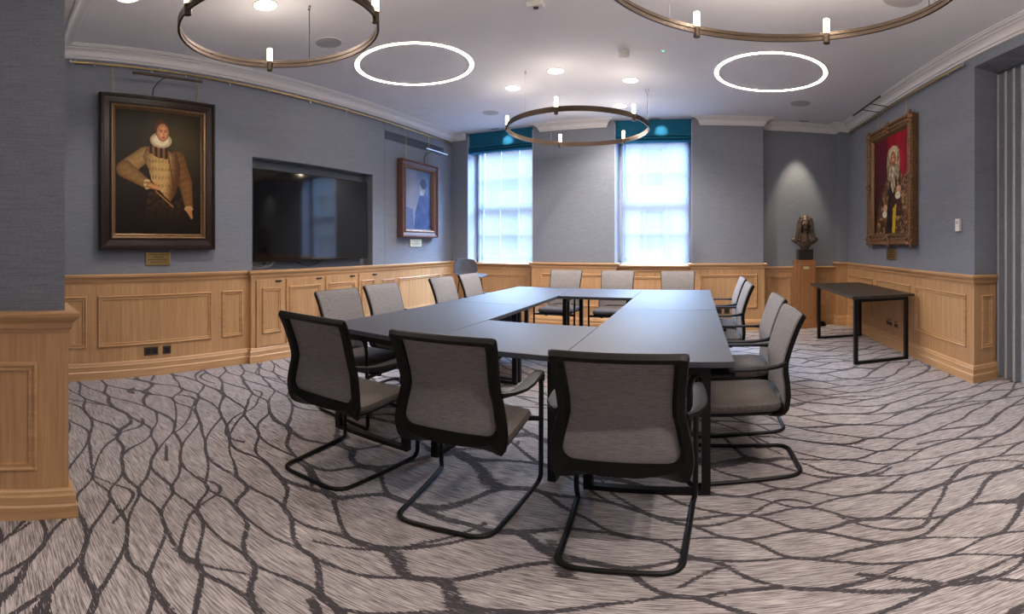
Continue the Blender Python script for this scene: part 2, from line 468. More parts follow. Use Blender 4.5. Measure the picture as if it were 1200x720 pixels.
# cupboard under the television: doors set in the projecting bay
cup = empty('built_in_cupboard', (LP + .014, 2.62, 0))
tag(cup, 'light oak built-in cupboard with four panelled doors under the television', 'cupboard')
for a, b, pa, pb in ((299, 331, 305.5, 327.5), (334, 377.5, 337, 373.5), (380.5, 416, 383, 414), (419, 441.5, 421.5, 436.5)):
    y0, y1 = yl(a, LP), yl(b, LP)
    d = MB().box(0, 0, 0, .016, y1 - y0, .745, .002).build('door', 'oak', cup); d.location = (0, y0 - 2.62, .172)
    fr = frame_on('L', 0, yl(pa, LP) - y0, yl(pb, LP) - y0, .317 - .172, .83 - .172, d, n0=.0155)
    k = MB().box(.014, y1 - y0 - .12, .715, .028, y1 - y0 - .04, .735, .003).build('catch', 'socket_dark', d)

# ------------------------------------------------------------------ windows
for i, (a, b) in enumerate(W):
    wr = empty('window_%d' % (i + 1), ((a + b) / 2, WF, .96)); struct(wr)
    def add(nm, mb, mat):
        o = mb.build(nm, mat, wr); o.matrix_parent_inverse = Matrix.Translation((-(a + b) / 2, -WF, -.96)); struct(o); return o
    mb = MB(); z0, z1 = .985, 3.10
    for x0, x1 in ((a, a + .075), (b - .075, b)): mb.box(x0, 6.99, z0, x1, 7.12, z1)
    mb.box(a, 6.99, z0, b, 7.12, z0 + .06); mb.box(a, 6.99, z1 - .06, b, 7.12, z1)
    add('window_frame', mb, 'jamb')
    mb = MB()
    mb.box(a + .001, YB + .002, .96, a + .012, 6.99, 3.2); mb.box(b - .012, YB + .002, .96, b - .001, 6.99, 3.2)
    mb.box(a + .05, 6.955, .985, a + .085, 6.99, 3.1); mb.box(b - .085, 6.955, .985, b - .05, 6.99, 3.1)
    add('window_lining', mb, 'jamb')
    zm = 2.0
    for (s0, s1, yy) in ((z0 + .06, zm + .03, 7.03), (zm - .02, z1 - .06, 7.07)):
        mb = MB(); l, r = a + .075, b - .075
        mb.box(l, yy, s0, l + .045, yy + .035, s1); mb.box(r - .045, yy, s0, r, yy + .035, s1)
        mb.box(l, yy, s0, r, yy + .035, s0 + .05); mb.box(l, yy, s1 - .05, r, yy + .035, s1)
        for k in (1, 2): x = l + (r - l) * k / 3; mb.box(x - .016, yy + .004, s0, x + .016, yy + .03, s1)
        zz = (s0 + s1) / 2; mb.box(l, yy + .004, zz - .014, r, yy + .03, zz + .014)
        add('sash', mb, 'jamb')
        add('pane', MB().box(l + .02, yy + .015, s0 + .02, r - .02, yy + .019, s1 - .02), 'glass')
# sheer roller blinds and teal roman blinds
for i, (a, b) in enumerate(W):
    side = ('left', 'right')[i]
    l = 'sheer white roller blind drawn down over the %s window' % side
    o = MB().box(a + .065, 6.925, .99, b - .03, 6.9265, 2.98).build('roller_blind', 'sheer'); tag(o, l, 'blind', 'sheer roller blinds')
    MB().box(a + .065, 6.918, .988, b - .03, 6.934, 1.004, .003).build('bottom_bar', 'plastic_white', o)
    rt = empty('roman_blind', ((a + b) / 2, 6.70, 2.88))
    tag(rt, 'folded teal roman blind at the top of the %s window' % side, 'blind', 'teal roman blinds')
    hw = (b - a) / 2 - .006; mb = MB()
    prof = [(.0, .0), (-.036, .012), (-.042, .03), (.004, .042), (-.034, .056), (-.038, .076), (.008, .088), (-.026, .102), (-.03, .122), (.012, .136), (.012, .375), (.09, .375), (.09, .01)]
    mb.loft([[(-hw, y, z) for y, z in prof], [(hw, y, z) for y, z in prof]]); mb.build('folded_fabric', 'teal', rt)

# ------------------------------------------------------------------ building across the street
bl = empty('building', (-2, 20, -6))
tag(bl, 'pale terraced building across the street, faint behind the sheer blinds', 'building')
wallm = plain('pale_render', (.72, .72, .74), .9); M['bwin'] = plain('facade_window', (.42, .45, .5), .4)
fx0, fx1, fz0, fz1 = -13, 13, 0, 13
mk('facade_wall', MB().box(fx0, 0, fz0, fx1, 6, fz1).v, MB().box(fx0, 0, fz0, fx1, 6, fz1).f, wallm, bl)
mk('cornice', MB().box(fx0, -.3, 12.6, fx1, 0, 13).v, MB().box(fx0, -.3, 12.6, fx1, 0, 13).f, wallm, bl)
for r in range(3):
    for c in range(11):
        x = -12 + c * 2.3; z = 4.2 + r * 2.9
        f = MB().box(x, -.08, z, x + 1.0, .02, z + 1.7).build('window', 'jamb', bl)
        MB().box(x + .08, -.1, z + .08, x + .92, -.07, z + 1.62).build('pane', 'bwin', f)
st = MB().box(-16, 7.4, -6.2, 16, 20, -6).build('street', plain('street_paving', (.3, .3, .3), .9)); struct(st)

# ------------------------------------------------------------------ folding partition (right edge)
fp = empty('folding_partition', (2.66, .35, 0))
tag(fp, 'grey pleated folding partition stacked along the right edge', 'folding partition')
N = 50; pitch = .118; y = 3.285; pts = []; mb = MB(); mbs = MB()
v = []; prof = []
while y > -2.5:
    prof += [(0.0, y), (.0, y - .022), (.055, y - .034), (.06, y - .075), (.0, y - .096)]
    mbs.box(-.006, y - .018 - .35, .012, .004, y - .35 - .004, 3.0)
    y -= pitch
lo = [(x, yy - .35, .012) for x, yy in prof]; hi = [(x, yy - .35, 3.01) for x, yy in prof]
n = len(prof); vv = lo + hi + [(p[0] + .012, p[1], p[2]) for p in lo] + [(p[0] + .012, p[1], p[2]) for p in hi]
ff = []
for k in range(n - 1):
    ff += [(k, k + 1, n + k + 1, n + k), (2 * n + k, 3 * n + k, 3 * n + k + 1, 2 * n + k + 1), (n + k, n + k + 1, 3 * n + k + 1, 3 * n + k), (k, 2 * n + k, 2 * n + k + 1, k + 1)]
M['pleat'] = plain('partition_grey', (.26, .27, .31), .5)
mk('pleats', vv, ff, 'pleat', fp); mbs.build('pleat_edges', 'stripe', fp)
MB().box(.0, YR - .35 + .05, 3.0, .1, 2.94, 3.03).build('track', 'chrome', fp)

# ------------------------------------------------------------------ tables
def leg_loop(parent, a, b, h, t=.042):
    """rectangular loop frame between plan points a and b"""
    a = Vector(a); b = Vector(b); d = (b - a).normalized(); nn = Vector((-d.y, d.x)) * t / 2; mb = MB()
    def bar(p, q, z0, z1):
        c = [p - nn, q - nn, q + nn, p + nn]
        mb.add([(v.x, v.y, z0) for v in c] + [(v.x, v.y, z1) for v in c], [(0, 1, 2, 3), (4, 5, 6, 7), (0, 1, 5, 4), (1, 2, 6, 5), (2, 3, 7, 6), (3, 0, 4, 7)])
    bar(a, a + d * t, 0, h); bar(b - d * t, b, 0, h); bar(a + d * t, b - d * t, 0, .03); bar(a + d * t, b - d * t, h - .035, h)
    return mb.build('leg_frame', 'black', parent)
def table(name, x0, x1, y0, y1, loops, h, mat, label, group=None, th=.03):
    cx, cy = (x0 + x1) / 2, (y0 + y1) / 2
    t = empty(name, (cx, cy, 0)); tag(t, label, 'table', group)
    g = .0015
    MB().box(x0 - cx + g, y0 - cy + g, h - th, x1 - cx - g, y1 - cy - g, h, .003).build('tabletop', mat, t)
    for (ax, ay), (bx, by) in loops: leg_loop(t, (ax - cx, ay - cy), (bx - cx, by - cy), h - th - .002)
    return t
G = 'table modules of the hollow square'
H = .75
A0, A1, A2, A3 = -2.27, -1.45, -.64, .18; B0, B1, Bm, B2, B3 = 2.03, 2.87, 3.71, 4.52, 5.38
def colt(x0, x1, y0, y1, lab):
    i = .11
    table('conference_table', x0, x1, y0, y1, [((x0 + i, y0 + .04), (x1 - i, y0 + .04)), ((x0 + i, y1 - .04), (x1 - i, y1 - .04))], H, 'top', lab, G)
colt(A0, A1, B0, Bm, 'near left table of the hollow square, graphite top, beside the television wall')
colt(A0, A1, Bm, B3, 'far left table of the hollow square, graphite top, towards the left window')
colt(A2, A3, B0, Bm, 'near right table of the hollow square, graphite top, with the right front corner')
colt(A2, A3, Bm, B3, 'far right table of the hollow square, graphite top, reflecting the right window')
for y0, y1, lab in ((B0, B1, 'short graphite table closing the near side of the hollow square'), (B2, B3, 'short graphite table closing the far side of the hollow square')):
    table('conference_table', A1, A2, y0, y1, [((A1 + .06, y0 + .05), (A1 + .06, y1 - .08)), ((A2 - .06, y0 + .05), (A2 - .06, y1 - .08))], H, 'top', lab, G)
sx0, sx1, sy0, sy1 = 1.60, 2.335, 4.33, 6.03
table('side_table', sx0, sx1, sy0, sy1, [((1.64, 4.40), (2.28, 4.40)), ((1.64, 5.82), (2.28, 5.82))], .755, 'sidetop', 'dark brown side table standing alone against the right wall')

# ------------------------------------------------------------------ meeting chair
def prof_at(t):                       # backrest centre line: (y, z) by parameter t in 0..1
    K = [(0, -.10, .405), (.06, -.17, .400), (.13, -.238, .425), (.22, -.257, .49), (.34, -.258, .56), (.50, -.250, .665), (.62, -.262, .73), (.8, -.298, .84), (.93, -.33, .915), (1, -.35, .945)]
    for i in range(len(K) - 1):
        if t <= K[i + 1][0] or i == len(K) - 2:
            a, b = K[i], K[i + 1]; u = (t - a[0]) / (b[0] - a[0])
            p0 = K[max(i - 1, 0)]; p3 = K[min(i + 2, len(K) - 1)]
            def h(k):
                m0 = (b[k] - p0[k]) / (b[0] - p0[0] + 1e-9) * (b[0] - a[0]); m1 = (p3[k] - a[k]) / (p3[0] - a[0] + 1e-9) * (b[0] - a[0])
                return (2 * u**3 - 3 * u**2 + 1) * a[k] + (u**3 - 2 * u**2 + u) * m0 + (-2 * u**3 + 3 * u**2) * b[k] + (u**3 - u**2) * m1
            return h(1), h(2)
def bp(x, t, off):                    # point on the back, off along normal (towards the sitter +)
    y, z = prof_at(t); y2, z2 = prof_at(min(1, t + .01)); y1, z1 = prof_at(max(0, t - .01))
    d = Vector((y2 - y1, z2 - z1)).normalized(); nx = Vector((d.y, -d.x))
    c = .010 * (x / .24) ** 2 * (1 if t > .2 else t / .2)
    return Vector((x, y + c + nx.x * off, z + nx.y * off))
def sl(k):                            # smooth half width by t
    pts = [(0, .14), (.05, .20), (.10, .234), (.2, .252), (.32, .250), (.44, .236), (.55, .222), (.66, .221), (.82, .227), (.95, .232), (1, .233)]
    for i in range(len(pts) - 1):
        if k <= pts[i + 1][0]: a, b = pts[i], pts[i + 1]; return a[1] + (b[1] - a[1]) * (k - a[0]) / (b[0] - a[0])
    return pts[-1][1]
def outline(side_in, t0, t1, rc_top, rc_bot, n=64):
    """closed outline in (x, t); rounded rectangle in a unit square then mapped by half width"""
    pts = []; w_, h_ = 1.0, (t1 - t0) * 1.25 / .48
    corners = [(1, 1, rc_top, 0), (-1, 1, rc_top, PI / 2), (-1, -1, rc_bot, PI), (1, -1, rc_bot, 1.5 * PI)]
    hh = (t1 - t0) / 2; sc = .62 / .24
    out = []
    for sx, sy, r, a0 in corners:
        rx, ry = r / .24, r / .62
        for k in range(n // 8 + 1):
            a = a0 + PI / 2 * k / (n // 8)
            out.append((sx * (1 - rx) + rx * math.cos(a), (t0 + t1) / 2 + sy * (hh - ry) + ry * math.sin(a)))
    # subdivide straight runs
    res = []
    for i in range(len(out)):
        p, q = out[i], out[(i + 1) % len(out)]; L = math.hypot((q[0] - p[0]) * .24, (q[1] - p[1]) * .62)
        m = max(1, int(L / .035))
        for k in range(m): res.append((p[0] + (q[0] - p[0]) * k / m, p[1] + (q[1] - p[1]) * k / m))
    return [((sl(t) - side_in) * u, t) for u, t in res]
def chair():
    root = empty('meeting_chair', (0, 0, 0))
    # back frame: ring between outer outline and opening
    n = None
    o_out = outline(0, .0, 1.0, .014, .10)
    def inner(x, t):
        return None
    ih = outline(.046, .225, .925, .02, .055)
    # resample both by angle so that they match
    def resamp(pl, N=96):
        c = (0, .55); res = []
        P = [(x, t) for x, t in pl]
        for k in range(N):
            a = 2 * PI * k / N; d = (math.cos(a), math.sin(a)); best = None
            for i in range(len(P)):
                p, q = P[i], P[(i + 1) % len(P)]
                px, py, qx, qy = p[0] / .24, (p[1] - .55) / .5, q[0] / .24, (q[1] - .55) / .5
                ex, ey = qx - px, qy - py; den = d[0] * ey - d[1] * ex
                if abs(den) < 1e-9: continue
                s_ = (px * ey - py * ex) / den; u = (px * d[1] - py * d[0]) / den
                if s_ > 0 and -1e-6 <= u <= 1 + 1e-6 and (best is None or s_ > best): best = s_
            res.append((d[0] * best * .24, .55 + d[1] * best * .5))
        return res
    # add exact corners by denser sampling
    NN = 160
    O, I = resamp(o_out, NN), resamp(ih, NN)
    mb = MB()
    def lp(L, off, g=0): return [bp(x, t, off) for x, t in L]
    mid = [((a[0] * .9 + b[0] * .1), (a[1] * .9 + b[1] * .1)) for a, b in zip(O, I)]
    loops = [lp(O, -.004), lp(mid, -.022), [bp(a[0] * .3 + b[0] * .7, a[1] * .3 + b[1] * .7, -.022) for a, b in zip(O, I)], lp(I, -.006), lp(I, .004), lp(O, .004), lp(O, -.004)]
    mb.loft(loops, False, False)
    mb.build('backrest_frame', 'frame', root, True)
    # mesh fabric in front of the frame
    mb = MB(); Fo = [(x * .965, .15 + (t - .15) * .99 if t > .5 else max(t, .185)) for x, t in O]
    cen = (0, .55); loops = [lp(Fo, .005)]
    Fi = [(x * .97, .55 + (t - .55) * .985) for x, t in Fo]; loops.append(lp(Fi, .012))
    for k in (.85, .7, .5, .3, .12): loops.append([bp(x * k, .55 + (t - .55) * k, .012) for x, t in Fi])
    back = [[bp(x * k, .55 + (t - .55) * k, .006) for x, t in Fi] for k in (.12, .3, .5, .7, .85, 1)]
    v = MB(); v.loft(loops, False, True); v.loft(back, True, False); v.build('mesh_back', 'mesh', root, True)
    # seat pad and black pan
    def rr(wx, y0, y1, z, r, n=10, dz=0):
        out = []
        for cx_, cy_, a0 in ((wx - r, y1 - r, 0), (-wx + r, y1 - r, PI / 2), (-wx + r, y0 + r, PI), (wx - r, y0 + r, 1.5 * PI)):
            for k in range(n):
                a = a0 + PI / 2 * k / (n - 1); x = cx_ + r * math.cos(a); yy = cy_ + r * math.sin(a)
                out.append(Vector((x, yy, z - dz * max(0, (yy - .12) / .13) ** 2)))
        return out
    mb = MB()
    mb.loft([rr(.215, -.22, .225, .425, .06), rr(.230, -.238, .240, .430, .07, dz=.012), rr(.236, -.246, .246, .450, .075, dz=.02), rr(.228, -.240, .238, .468, .07, dz=.024), rr(.20, -.215, .205, .476, .06, dz=.02), rr(.12, -.12, .12, .466, .05), rr(.04, -.04, .03, .460, .02)])
    mb.build('seat', 'seat', root, True)
    mb = MB()
    mb.loft([rr(.15, -.16, .18, .392, .05), rr(.205, -.20, .225, .402, .06, dz=.006), rr(.226, -.215, .236, .418, .07, dz=.012), rr(.222, -.21, .232, .428, .07, dz=.012)])
    mb.build('seat_pan', 'frame', root, True)
    # cantilever sled tube: one continuous run
    r = .0125; xx = .270
    half = [(xx, .01, .655), (xx, .205, .665), (xx + .004, .228, .60), (xx, .238, .05), (xx - .01, .225, r), (xx - .045, -.12, r), (xx - .065, -.345, r)]
    pts = half + [(-p[0], p[1], p[2]) for p in reversed(half)]
    rad = [0, .06, .03, .08, .03, .1, .085, .085, .1, .03, .08, .03, .06, 0]
    MB().tube(fillet(pts, rad, 7), r, 10).build('sled_frame', 'black', root, True)
    mb = MB(); mb.tube([(-xx, .235, .40), (-.12, .20, .398), (.12, .20, .398), (xx, .235, .40)], .014, 8)
    mb.box(-.13, -.06, .375, -.10, .21, .40); mb.box(.10, -.06, .375, .13, .21, .40); mb.build('seat_support', 'black', root)
    for s in (-1, 1):
        mb = MB(); loops = []
        for y, z, cx_, hw, th in ((.232, .622, .276, .014, .016), (.222, .655, .276, .017, .013), (.17, .677, .278, .024, .010), (.08, .682, .279, .030, .009), (-.04, .682, .279, .031, .009), (-.13, .682, .272, .027, .009), (-.20, .684, .252, .018, .011), (-.252, .688, .222, .011, .016)):
            loops.append([(s * (cx_ + hw * ca), y, z + th * sa) for ca, sa in ((-1, -.6), (-.85, .6), (0, 1), (.85, .6), (1, -.6), (0, -1))])
        mb.loft(loops); mb.build('armrest', 'frame', root, True)
    return root
proto = chair()
# x, y, heading (degrees, 0 = facing the windows), label
GC = 'chairs around the hollow square'
CH = [
 (-1.715, 1.765, 4, 'black framed meeting chair seen from behind, leftmost of the three on the near side'),
 (-.985, 1.785, 7, 'black framed meeting chair seen from behind, middle of the three on the near side'),
 (-.262, 1.738, 2, 'black framed meeting chair seen from behind, nearest the right front table corner'),
 (-2.19, 2.415, -90, 'grey meeting chair on the television side, nearest the camera, its seat in view'),
 (-2.27, 3.04, -90, 'grey meeting chair on the television side, second from the camera'),
 (-2.30, 4.08, -90, 'grey meeting chair on the television side, third from the camera'),
 (-2.32, 4.72, -90, 'grey meeting chair on the television side, farthest, in front of the shell stool'),
 (.20, 2.40, 90, 'grey meeting chair on the right side, nearest the camera, sled base fully in view'),
 (.24, 3.04, 90, 'grey meeting chair on the right side, second from the camera'),
 (.165, 4.08, 90, 'grey meeting chair on the right side, third from the camera'),
 (.175, 4.73, 90, 'grey meeting chair on the right side, farthest from the camera'),
 (-1.78, 5.62, 180, 'grey meeting chair on the far side, below the left edge of the pier between windows'),
 (-1.05, 5.62, 180, 'grey meeting chair on the far side, middle of the three by the windows'),
 (-.235, 5.62, 180, 'grey meeting chair on the far side, under the right window'),
]
for i, (x, y, a, lab) in enumerate(CH):
    o = proto if i == 0 else copy_tree(proto)
    o.location = (x, y, 0); o.rotation_euler = (0, 0, math.radians(a)); tag(o, lab, 'chair', GC)

# shell stool in the left corner
st = empty('shell_stool', (-3.36, 6.05, 0), math.radians(-122))
tag(st, 'grey shell stool on thin black legs in the left corner by the window', 'stool')
K = [(.20, .79), (.17, .805), (.05, .80), (-.10, .80), (-.17, .83), (-.205, .90), (-.215, 1.0), (-.222, 1.075)]
mb = MB(); nu = 13
for off in (0, .012):
    v = []
    for j, (y, z) in enumerate(K):
        hw = .20 + (.012 if 2 < j < 6 else 0) - (.045 if j == len(K) - 1 else 0) - (.02 if j == 0 else 0)
        for k in range(nu):
            u = -1 + 2 * k / (nu - 1); e = abs(u) ** 2.5
            v.append((hw * u, y + (.06 * e if j > 4 else 0), z + off * (1 if j < 4 else .3) + (.03 * e if j <= 4 else 0) - (0.0 if j < len(K) - 1 else .02 * e) ))
    if off: v = [(a, b - off if i >= 4 * nu else b, c) for i, (a, b, c) in enumerate(v)]
    mb.add(v, [(j * nu + k, j * nu + k + 1, (j + 1) * nu + k + 1, (j + 1) * nu + k) for j in range(len(K) - 1) for k in range(nu - 1)])
nv = nu * len(K); bd = [k for k in range(nu)] + [j * nu + nu - 1 for j in range(1, len(K))] + [(len(K) - 1) * nu + k for k in range(nu - 2, -1, -1)] + [j * nu for j in range(len(K) - 2, 0, -1)]
mb.f += [[bd[i], bd[(i + 1) % len(bd)], nv + bd[(i + 1) % len(bd)], nv + bd[i]] for i in range(len(bd))]
M['shell'] = fabric('dark_grey_shell', (.07, .07, .085), (.12, .12, .14), .5)
mb.build('seat_shell', 'shell', st, True)
for sx in (-1, 1):
    for sy in (-1, 1):
        MB().tube([(sx * .13, sy * .11 - .01, .79), (sx * .20, sy * .19, .005)], .008, 8).build('leg', 'black', st, True)
MB().tube(fillet([(-.175, -.165, .28), (.175, -.165, .28), (.175, .165, .28), (-.175, .165, .28)], .03, 4, True), .006, 6, True).build('footrest', 'black', st, True)

# ------------------------------------------------------------------ paintings
def canvas(parent, f, u0, u1, z0, z1, nu, nv, fn, name, mirror=False):
    v = []; fc = []; cols = []
    for j in range(nv + 1):
        for i in range(nu + 1):
            u, t = i / nu, j / nv; v.append(f(u0 + (u1 - u0) * u, z0 + (z1 - z0) * t)); cols.append(fn(u, 1 - t))
    for j in range(nv):
        for i in range(nu): a = j * (nu + 1) + i; fc.append((a, a + 1, a + nu + 2, a + nu + 1))
    t = NT(name + '_paint'); at = t.a('ShaderNodeAttribute'); at.attribute_name = 'Paint'
    nz = t.noise(t.objpos((60, 60, 60)), 1, 3); t.bump(nz, .15, .002)
    t.l(at.outputs['Color'], t.b.inputs['Base Color']); t.b.inputs['Roughness'].default_value = .45; t.b.inputs['Specular IOR Level'].default_value = .2
    me = bpy.data.meshes.new(name); me.from_pydata(v, [], fc); me.update(); me.materials.append(t.m)
    ca = me.color_attributes.new('Paint', 'FLOAT_COLOR', 'POINT')
    for i, c in enumerate(cols): ca.data[i].color = (*s2l(c), 1)
    o = bpy.data.objects.new(name, me); C.objects.link(o); o.parent = parent; return o
def sm(e0, e1, x): t = max(0, min(1, (x - e0) / (e1 - e0))); return t * t * (3 - 2 * t)
def lerp(a, b, t): return tuple(p + (q - p) * t for p, q in zip(a, b))
def nz(x, y, s, k=0): return noise.noise(Vector((x * s, y * s, k)))
def poly_in(P, x, y):
    c = False; j = len(P) - 1
    for i in range(len(P)):
        if (P[i][1] > y) != (P[j][1] > y) and x < (P[j][0] - P[i][0]) * (y - P[i][1]) / (P[j][1] - P[i][1]) + P[i][0]: c = not c
        j = i
    return c
def seg(a, b, x, y):
    dx, dy = b[0] - a[0], b[1] - a[1]; t = max(0, min(1, ((x - a[0]) * dx + (y - a[1]) * dy) / (dx * dx + dy * dy)))
    return math.hypot(x - a[0] - dx * t, y - a[1] - dy * t), t
def el(cx, cy, rx, ry, x, y): return math.hypot((x - cx) / rx, (y - cy) / ry)
def portrait_ruff(u, v):              # u right, v down; canvas is .87 x 1.22
    x, y = u * .87, v * 1.22; bx_, by_ = x, y
    c = lerp((34, 24, 12), (78, 66, 34), max(0, 1 - el(.62, .28, .42, .42, x, y)) * .9 + .12 * nz(x, y, 5))
    # dark lower background and breeches
    c = lerp(c, (22, 12, 7), sm(.55, 1.0, y) * .85)
    if poly_in([(.33, .78), (.56, .92), (.68, .84), (.72, 1.22), (.27, 1.22)], x, y):
        c = lerp((62, 40, 20), (28, 16, 10), .5 + .9 * nz(x, y, 26)); c = lerp(c, (22, 13, 8), sm(.85, 1.2, y))
    cream = (188, 152, 92); tan_ = (120, 80, 38)
    # right arm (viewer's left): shoulder - elbow - wrist
    for a, b, r0, r1, cc in (((.30, .44), (.10, .60), .075, .085, (166, 130, 76)), ((.10, .60), (.32, .74), .085, .045, (140, 104, 58)),
                             ((.62, .47), (.71, .72), .085, .075, (112, 72, 32)), ((.71, .72), (.745, .93), .070, .045, (118, 78, 36))):
        d, t = seg(a, b, x, y); r = r0 + (r1 - r0) * t
        if d < r:
            sh = math.sqrt(max(0, 1 - (d / r) ** 2)); sl_ = .5 + .5 * math.sin((x * 40 + y * 95)); c = lerp((60, 36, 18), cc, .3 + .6 * sh); c = lerp(c, (196, 164, 104), .12 * sl_ * sh)
    # doublet
    body = [(.30, .40), (.38, .37), (.50, .40), (.62, .42), (.66, .56), (.64, .72), (.60, .83), (.55, .90), (.47, .82), (.36, .70), (.33, .58), (.27, .47)]
    if poly_in(body, x, y):
        m = sm(.50, .62, x + .03 * math.sin(y * 9)); c = lerp(cream, (104, 64, 28), m)
        rows = math.sin(y * 78); slit = (math.sin(x * 190) > .55) and rows > .1
        c = lerp(c, (110, 76, 40), .5 if slit else .14 * (rows > .75)); c = lerp(c, (60, 34, 16), .55 * sm(.0, .16, abs(x - .45) - .03) )
        d, t = seg((.53, .44), (.60, .84), x, y)
        if d < .006: c = (84, 50, 24)
    # armour collar
    if poly_in([(.36, .34), (.50, .35), (.55, .42), (.52, .48), (.42, .47), (.30, .40)], x, y):
        c = lerp((52, 26, 16), (150, 104, 60), .35 + .5 * math.sin(x * 120))
    # ruff and head
    x, y = .455 + (x - .455) / 1.2, .345 + (y - .345) / 1.2
    e = el(.455, .300, .092, .066, x, y)
    if e < 1: c = lerp((230, 214, 178), (150, 120, 82), sm(.55, 1, e) * .7 + .2 * math.sin(math.atan2(y - .3, x - .455) * 34))
    # head
    if el(.462, .205, .058, .088, x, y) < 1: c = lerp((104, 52, 24), (60, 30, 14), .5 + nz(x, y, 60))
    e = el(.47, .232, .052, .078, x, y)
    if e < 1:
        c = lerp((222, 158, 108), (158, 92, 54), sm(.4, 1, e) * .7 + .35 * sm(.49, .53, x))
        for ex in (.455, .492):
            if el(ex, .222, .010, .0055, x, y) < 1: c = (56, 30, 18)
            if el(ex, .210, .014, .004, x, y) < 1: c = (116, 62, 34)
        if el(.478, .242, .006, .020, x, y) < 1: c = (196, 124, 80)
        if el(.475, .272, .016, .0055, x, y) < 1: c = (150, 66, 46)
    x, y = bx_, by_
    # cuffs and hands
    if el(.315, .735, .036, .052, x, y) < 1: c = lerp((206, 182, 132), (140, 108, 66), .5 + .5 * math.sin(y * 150))
    d, t = seg((.34, .745), (.44, .775), x, y)
    if d < .030 - .012 * t: c = lerp((206, 146, 92), (150, 92, 52), d / .03)
    if el(.745, .965, .045, .030, x, y) < 1: c = (176, 140, 92)
    d, t = seg((.75, .985), (.775, 1.05), x, y)
    if d < .026 - .014 * t: c = (184, 122, 76)
    d, t = seg((.40, .80), (.58, .95), x, y)
    if d < .007: c = (150, 104, 44)
    k = 1 + .10 * nz(x, y, 40, 3)
    return tuple(max(4, min(255, q * k)) for q in c)
def portrait_blue(u, v):
    x, y = u, v * 1.2
    c = lerp((150, 160, 190), (96, 116, 160), sm(.1, 1, x) + .25 * nz(x, y, 4)); c = lerp(c, (190, 170, 165), .5 * max(0, 1 - el(.25, .5, .35, .5, x, y)))
    if poly_in([(.55, .50), (.72, .42), (.95, .60), (1.0, 1.2), (.35, 1.2), (.40, .85), (.50, .62)], x, y): c = lerp((66, 84, 134), (84, 100, 150), .5 + nz(x, y, 6))
    if el(.66, .36, .10, .15, x, y) < 1: c = (176, 164, 176)
    if el(.70, .26, .12, .11, x, y) < 1: c = (58, 66, 104)
    if el(.62, .46, .07, .05, x, y) < 1: c = (196, 196, 210)
    if el(.36, .70, .08, .05, x, y) < 1: c = (170, 150, 150)
    if poly_in([(.0, .75), (.3, .8), (.36, 1.2), (0, 1.2)], x, y): c = lerp(c, (96, 110, 152), .7)
    return tuple(max(4, min(255, q * (.84 + .05 * nz(x, y, 30)))) for q in c)
def portrait_red(u, v):               # u left-to-right as seen
    x, y = u, v * 1.3
    c = lerp((92, 26, 38), (62, 22, 30), sm(0, 1, y) + .2 * nz(x, y, 4))
    if x > .38 + .2 * y and y < .62: c = lerp((176, 26, 46), (120, 20, 34), .5 + .6 * nz(x * 2, y * .6, 7) + .2 * math.sin(x * 22))
    c = lerp(c, (34, 16, 16), sm(.75, 1.3, y) * .6)
    if poly_in([(.36, .56), (.50, .45), (.72, .46), (.86, .64), (.98, .95), (1.0, 1.3), (.05, 1.3), (.12, .95), (.26, .72)], x, y):
        c = lerp((58, 30, 24), (112, 78, 52), .45 + 1.1 * nz(x, y, 7, 5)); 
        if nz(x, y, 15, 9) > .30: c = (160, 126, 66)
    if poly_in([(.48, .50), (.60, .50), (.62, 1.3), (.36, 1.3), (.42, .86)], x, y): c = lerp((22, 16, 18), (52, 34, 30), .5 + nz(x, y, 8))
    if poly_in([(.52, .42), (.62, .42), (.62, .70), (.56, .78), (.50, .66)], x, y): c = lerp((206, 198, 168), (120, 108, 82), .45 + 1.2 * nz(x * 2, y, 14, 2))
    if poly_in([(.56, .98), (.66, .92), (.62, 1.3), (.54, 1.3)], x, y): c = (196, 160, 40)
    for cx_ in (.46, .68):
        if el(cx_, .40, .07, .23, x, y) < 1: c = lerp((190, 178, 146), (116, 98, 74), .5 + 1.1 * nz(x, y, 22, 6))
    if el(.57, .245, .12, .09, x, y) < 1: c = (196, 184, 150)
    e = el(.565, .325, .075, .095, x, y)
    if e < 1:
        c = lerp((206, 140, 108), (140, 82, 62), sm(.3, 1, e))
        for ex in (.535, .595):
            if el(ex, .31, .018, .008, x, y) < 1: c = (60, 34, 28)
        if el(.565, .375, .028, .008, x, y) < 1: c = (140, 62, 52)
    for hx, hy in ((.72, .74), (.34, .96)):
        if el(hx, hy, .06, .05, x, y) < 1: c = (206, 160, 130)
        if el(hx - .02, hy + .08, .07, .045, x, y) < 1: c = (220, 214, 196)
    if x > .78 and y > .55 and nz(x, y, 26, 12) > .12: c = lerp(c, (190, 164, 120), .5)
    k = 1 + .2 * nz(x, y, 34, 3)
    return tuple(max(4, min(255, q * k)) for q in c)

